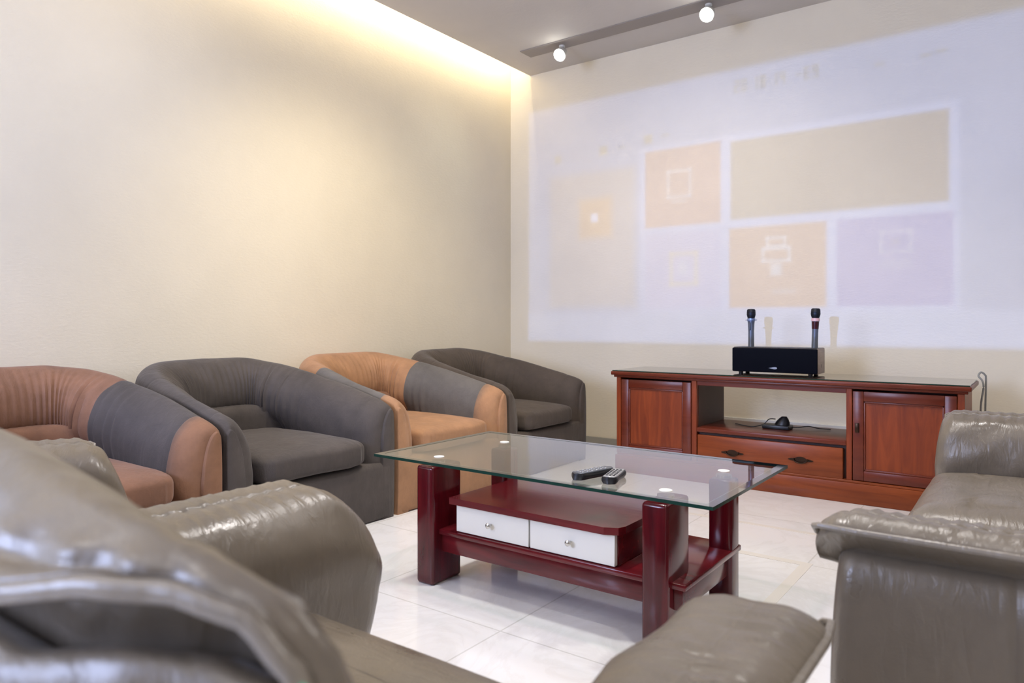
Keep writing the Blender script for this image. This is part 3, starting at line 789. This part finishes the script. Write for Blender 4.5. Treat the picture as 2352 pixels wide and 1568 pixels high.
# ---------------------------------------------------------------- tv cabinet
def cabinet():
    cx, cy = -1.25, 4.33
    t = thing('tv_cabinet', 'long cherry wood low cabinet with open shelf, standing before the far wall', 'cabinet', (cx, cy, 0))
    def bx(bm, x0, x1, y0, y1, z0, z1, bev=0.0, seg=2): box(bm, x0 - cx, x1 - cx, y0 - cy, y1 - cy, z0, z1, bev, seg)
    YB = 4.56
    bm = bmesh.new(); bx(bm, -2.225, -0.265, 4.075, YB + 0.01, 0.618, 0.642, 0.006, 3); bx(bm, -2.21, -0.28, 4.09, YB, 0.604, 0.618, 0.003, 2)
    tp = fin('top_board', bm, M_CHERRYD, t)
    bm = bmesh.new(); bx(bm, -2.218, -0.272, 4.082, YB + 0.004, 0.642, 0.649, 0.001, 1)
    bm.normal_update()
    for f in bm.faces: f.material_index = 1 if abs(f.normal.z) < 0.5 else (0 if f.normal.z > 0 else 2)
    fin('glass_sheet', bm, [M_GLASS, M_GLASSEDGE, M_GLASSUNDER], tp, False)
    bm = bmesh.new(); bx(bm, -2.20, -0.29, 4.088, YB, 0.0, 0.108, 0.004, 2); bx(bm, -2.19, -0.30, 4.095, YB - 0.01, 0.108, 0.120, 0.002, 1); fin('plinth', bm, M_CHERRYH, t)
    # side panels and dividers
    for (x0, x1) in ((-2.195, -2.165), (-1.690, -1.657), (-0.828, -0.800), (-0.325, -0.295)):
        bm = bmesh.new(); bx(bm, x0, x1, 4.10, YB - 0.005, 0.120, 0.604, 0.002, 1)
        fin('upright', bm, M_CHERRY, t)
    bm = bmesh.new(); bx(bm, -2.165, -1.69, YB - 0.02, YB - 0.008, 0.12, 0.604); bx(bm, -0.80, -0.325, YB - 0.02, YB - 0.008, 0.12, 0.604); bx(bm, -1.657, -0.828, YB - 0.02, YB - 0.008, 0.12, 0.30); fin('back_board', bm, M_CHERRYD, t)
    bm = bmesh.new(); bx(bm, -1.657, -0.828, 4.105, 4.125, 0.578, 0.604, 0.002, 1); fin('top_rail', bm, M_CHERRYD, t)
    bm = bmesh.new(); bx(bm, -1.657, -0.828, 4.098, YB - 0.008, 0.300, 0.326, 0.004, 2); fin('shelf', bm, M_CHERRYD, t)
    bm = bmesh.new(); bx(bm, -1.657, -0.828, 4.135, 4.15, 0.12, 0.30); fin('drawer_recess', bm, M_CAVITY, t)
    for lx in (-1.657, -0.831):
        bm = bmesh.new(); bx(bm, lx, lx + 0.003, 4.125, YB - 0.008, 0.326, 0.604); fin('inner_shade_sheet', bm, M_CAVITY, t)  # dark sheets added so the open shelf's sides carry their shade as colour
    # doors
    for (x0, x1, hinge) in ((-2.163, -1.694, -1), (-0.797, -0.328, 1)):
        z0, z1 = 0.123, 0.592
        bm = bmesh.new(); fw = 0.052; yb = 4.102
        bx(bm, x0, x0 + fw, yb, yb + 0.02, z0, z1, 0.003, 2); bx(bm, x1 - fw, x1, yb, yb + 0.02, z0, z1, 0.003, 2)
        bx(bm, x0 + fw, x1 - fw, yb, yb + 0.02, z0, z0 + fw, 0.003, 2); bx(bm, x0 + fw, x1 - fw, yb, yb + 0.02, z1 - fw, z1, 0.003, 2)
        d = fin('door', bm, M_CHERRYD, t)
        bm = bmesh.new(); a = fw - 0.002
        bx(bm, x0 + a, x1 - a, yb + 0.009, yb + 0.018, z0 + a, z1 - a)
        fin('door_panel', bm, M_CHERRY, d)
        bm = bmesh.new(); b_ = 0.010
        for (p, q, r, s) in ((x0 + fw, x0 + fw + b_, z0 + fw, z1 - fw), (x1 - fw - b_, x1 - fw, z0 + fw, z1 - fw), (x0 + fw, x1 - fw, z0 + fw, z0 + fw + b_), (x0 + fw, x1 - fw, z1 - fw - b_, z1 - fw)):
            bx(bm, p, q, yb + 0.003, yb + 0.012, r, s, 0.003, 2)
        fin('door_moulding', bm, M_CHERRYD, d)
    bm = bmesh.new(); bx(bm, -0.785, -0.765, 4.094, 4.102, 0.375, 0.425, 0.003, 2)
    lathe(bm, [(0.001, 0), (0.006, 0), (0.006, 0.0001)], 12, origin=(-0.775 - cx, 4.098 - cy, 0.40)); fin('lock_plate', bm, M_DARKMETAL, t)
    # drawer
    bm = bmesh.new(); bx(bm, -1.652, -0.845, 4.100, 4.122, 0.118, 0.284, 0.004, 2); d = fin('drawer', bm, M_CHERRYH, t)
    for hx, hz in ((-1.440, 0.195), (-1.060, 0.198)):
        bm = bmesh.new()
        n = 28; ring = []
        for k in range(n):
            a = 2 * PI * k / n; r_ = 1 + 0.22 * math.cos(4 * a)
            ring.append((hx - cx + 0.055 * r_ * math.cos(a), hz + 0.015 * r_ * math.sin(a)))
        loft(bm, [[(x, 4.0995 - cy, z) for x, z in ring], [(x, 4.0965 - cy, z) for x, z in ring]])
        tube(bm, [(hx - cx + 0.036 * math.cos(PI + PI * k / 10), 4.088 - cy + 0.004 * abs(math.cos(PI * k / 10)), hz + 0.004 + 0.020 * math.sin(PI + PI * k / 10)) for k in range(11)], 0.0035)
        tube(bm, [(hx - cx - 0.036, 4.098 - cy, hz + 0.004), (hx - cx - 0.036, 4.086 - cy, hz + 0.004)], 0.005)
        tube(bm, [(hx - cx + 0.036, 4.098 - cy, hz + 0.004), (hx - cx + 0.036, 4.086 - cy, hz + 0.004)], 0.005)
        fin('handle', bm, M_DARKMETAL, d)
    return t
cabinet()
# added white strip: glare behind the open shelf put in as a pale bar
bm = bmesh.new(); box(bm, -2.3, -0.4, 4.875, 4.90, 0.275, 0.300, 0.002, 1); o = struct('glare_strip', bm, M_WHITE)

# speaker with two microphones
def speaker():
    t = thing('speaker', 'black soundbar speaker with pale wood ends on the cabinet top', 'speaker', (-1.257, 4.36, 0.649))
    w_, d_, h_ = 0.243, 0.088, 0.146
    bm = bmesh.new(); box(bm, -w_ + 0.002, w_, -d_ + 0.012, d_, 0.010, h_ + 0.010, 0.004, 2); fin('cabinet_body', bm, M_MAPLE, t)
    bm = bmesh.new(); box(bm, -w_, w_ + 0.001, -d_ - 0.006, -d_ + 0.012, 0.012, h_ + 0.008, 0.006, 3); gr = fin('grille', bm, M_GRILLE, t)
    bm = bmesh.new(); box(bm, -w_ + 0.006, w_ - 0.004, -d_ + 0.010, d_ - 0.004, h_ + 0.010, h_ + 0.0125, 0.001, 1); fin('top_plate', bm, M_BLACK, t)
    bm = bmesh.new()
    n = 20
    ring = [(-0.004 + 0.027 * math.cos(2 * PI * k / n), 0.038 + 0.0045 * math.sin(2 * PI * k / n) + 0.003 * math.sin(2 * PI * k / n * 2)) for k in range(n)]
    loft(bm, [[(x, -d_ - 0.0062, z) for x, z in ring], [(x, -d_ - 0.0085, z) for x, z in ring]])
    fin('badge', bm, M_LOGO, gr)
    bm = bmesh.new(); box(bm, w_, w_ + 0.0012, 0.0, 0.006, 0.045, 0.065, 0.0, 1); fin('side_switch', bm, M_BLACK, t)
    for sx in (-1, 1):
        for sy in (-1, 1):
            bm = bmesh.new(); lathe(bm, [(0.001, 0), (0.012, 0), (0.014, 0.010), (0.001, 0.010)], 14, origin=(sx * 0.20, sy * 0.06, 0)); fin('foot', bm, M_BLACK, t)
speaker()
def mic(x, y, label, collar, band, lean):
    t = thing('microphone', label, 'microphone', (x, y, 0.6615 + 0.1455), 0, 'microphones on the speaker'); t.rotation_euler = (0, lean, 0)
    bm = bmesh.new(); lathe(bm, [(0.001, 0), (0.0175, 0.0), (0.0172, 0.04), (0.0168, 0.09), (0.0185, 0.135), (0.0205, 0.155), (0.001, 0.156)], 28); fin('handle', bm, M_GREYP, t)
    bm = bmesh.new(); lathe(bm, [(0.001, 0.154), (0.0225, 0.155), (0.0235, 0.162), (0.0225, 0.172), (0.001, 0.173)], 28); fin('collar', bm, collar, t)
    bm = bmesh.new(); lathe(bm, [(0.001, 0.172), (0.020, 0.173), (0.0245, 0.186), (0.0268, 0.198), (0.0255, 0.2055), (0.0262, 0.2065), (0.0262, 0.210), (0.0255, 0.211), (0.0250, 0.222), (0.0195, 0.2285), (0.001, 0.230)], 28); fin('grille_head', bm, M_MESH, t)
    bm = bmesh.new()
    if band == 'window': box(bm, -0.0085, 0.0035, -0.0205, -0.014, 0.100, 0.148, 0.002, 1); fin('display_window', bm, M_BLACK, t)
    else: lathe(bm, [(0.001, 0.110), (0.0185, 0.110), (0.0205, 0.153), (0.001, 0.153)], 28); fin('display_band', bm, M_REDDARK, t)
    if band == 'window':
        bm = bmesh.new(); lathe(bm, [(0.0005, 0.158), (0.034, 0.160), (0.035, 0.162), (0.034, 0.1645), (0.0005, 0.166)], 6); fin('anti_roll_ring', bm, M_BLUEGREY, t)
mic(-1.415, 4.36, 'microphone with a blue ring standing on the left end of the black speaker', M_BLUEGREY, 'window', 0.0)
mic(-1.049, 4.36, 'microphone with a pink ring standing on the right end of the black speaker', M_PINK, 'band', math.radians(1.5))

# black device and its cable on the open shelf
def device():
    t = thing('media_box', 'small black device with an upright dock on the open cabinet shelf', 'electronic device', (-1.245, 4.34, 0.326))
    bm = bmesh.new(); box(bm, -0.085, 0.070, -0.05, 0.05, 0.0, 0.024, 0.006, 2); fin('box', bm, M_BLACK, t)
    bm = bmesh.new(); rings = []
    for (z, a, c_) in ((0.022, 0.045, 0.032), (0.040, 0.040, 0.028), (0.062, 0.026, 0.020), (0.074, 0.014, 0.012)):
        rings.append([(0.018 + a * math.cos(2 * PI * k / 20) + (z - 0.022) * 0.25, c_ * math.sin(2 * PI * k / 20), z) for k in range(20)])
    loft(bm, rings); fin('dock', bm, M_BLACK, t)
    bm = bmesh.new(); tube(bm, [tuple(q) for q in cr([(-0.02, 0.0, 0.055), (-0.06, 0.01, 0.050), (-0.09, 0.0, 0.018), (-0.14, -0.03, 0.004), (-0.20, -0.02, 0.004), (-0.27, 0.03, 0.004)], 6)], 0.0028); fin('cable', bm, M_BLACK, t)
    bm = bmesh.new(); tube(bm, [tuple(q) for q in cr([(0.05, 0.02, 0.012), (0.10, 0.05, 0.010), (0.15, 0.07, 0.018), (0.20, 0.09, 0.008), (0.26, 0.12, 0.004)], 6)], 0.0028); fin('cable', bm, M_BLACK, t)
device()
# cable hanging off the right end of the cabinet
bm = bmesh.new()
tube(bm, [tuple(q) for q in cr([(-0.262, 4.62, 0.30), (-0.258, 4.60, 0.50), (-0.245, 4.58, 0.60), (-0.250, 4.585, 0.64), (-0.268, 4.59, 0.665), (-0.258, 4.60, 0.685), (-0.240, 4.61, 0.672), (-0.236, 4.62, 0.64), (-0.240, 4.64, 0.45), (-0.242, 4.66, 0.004)], 6)], 0.005)
o = fin('cable', bm, M_CABLE); tag(o, 'grey cable looping up behind the right end of the cabinet', 'cable')
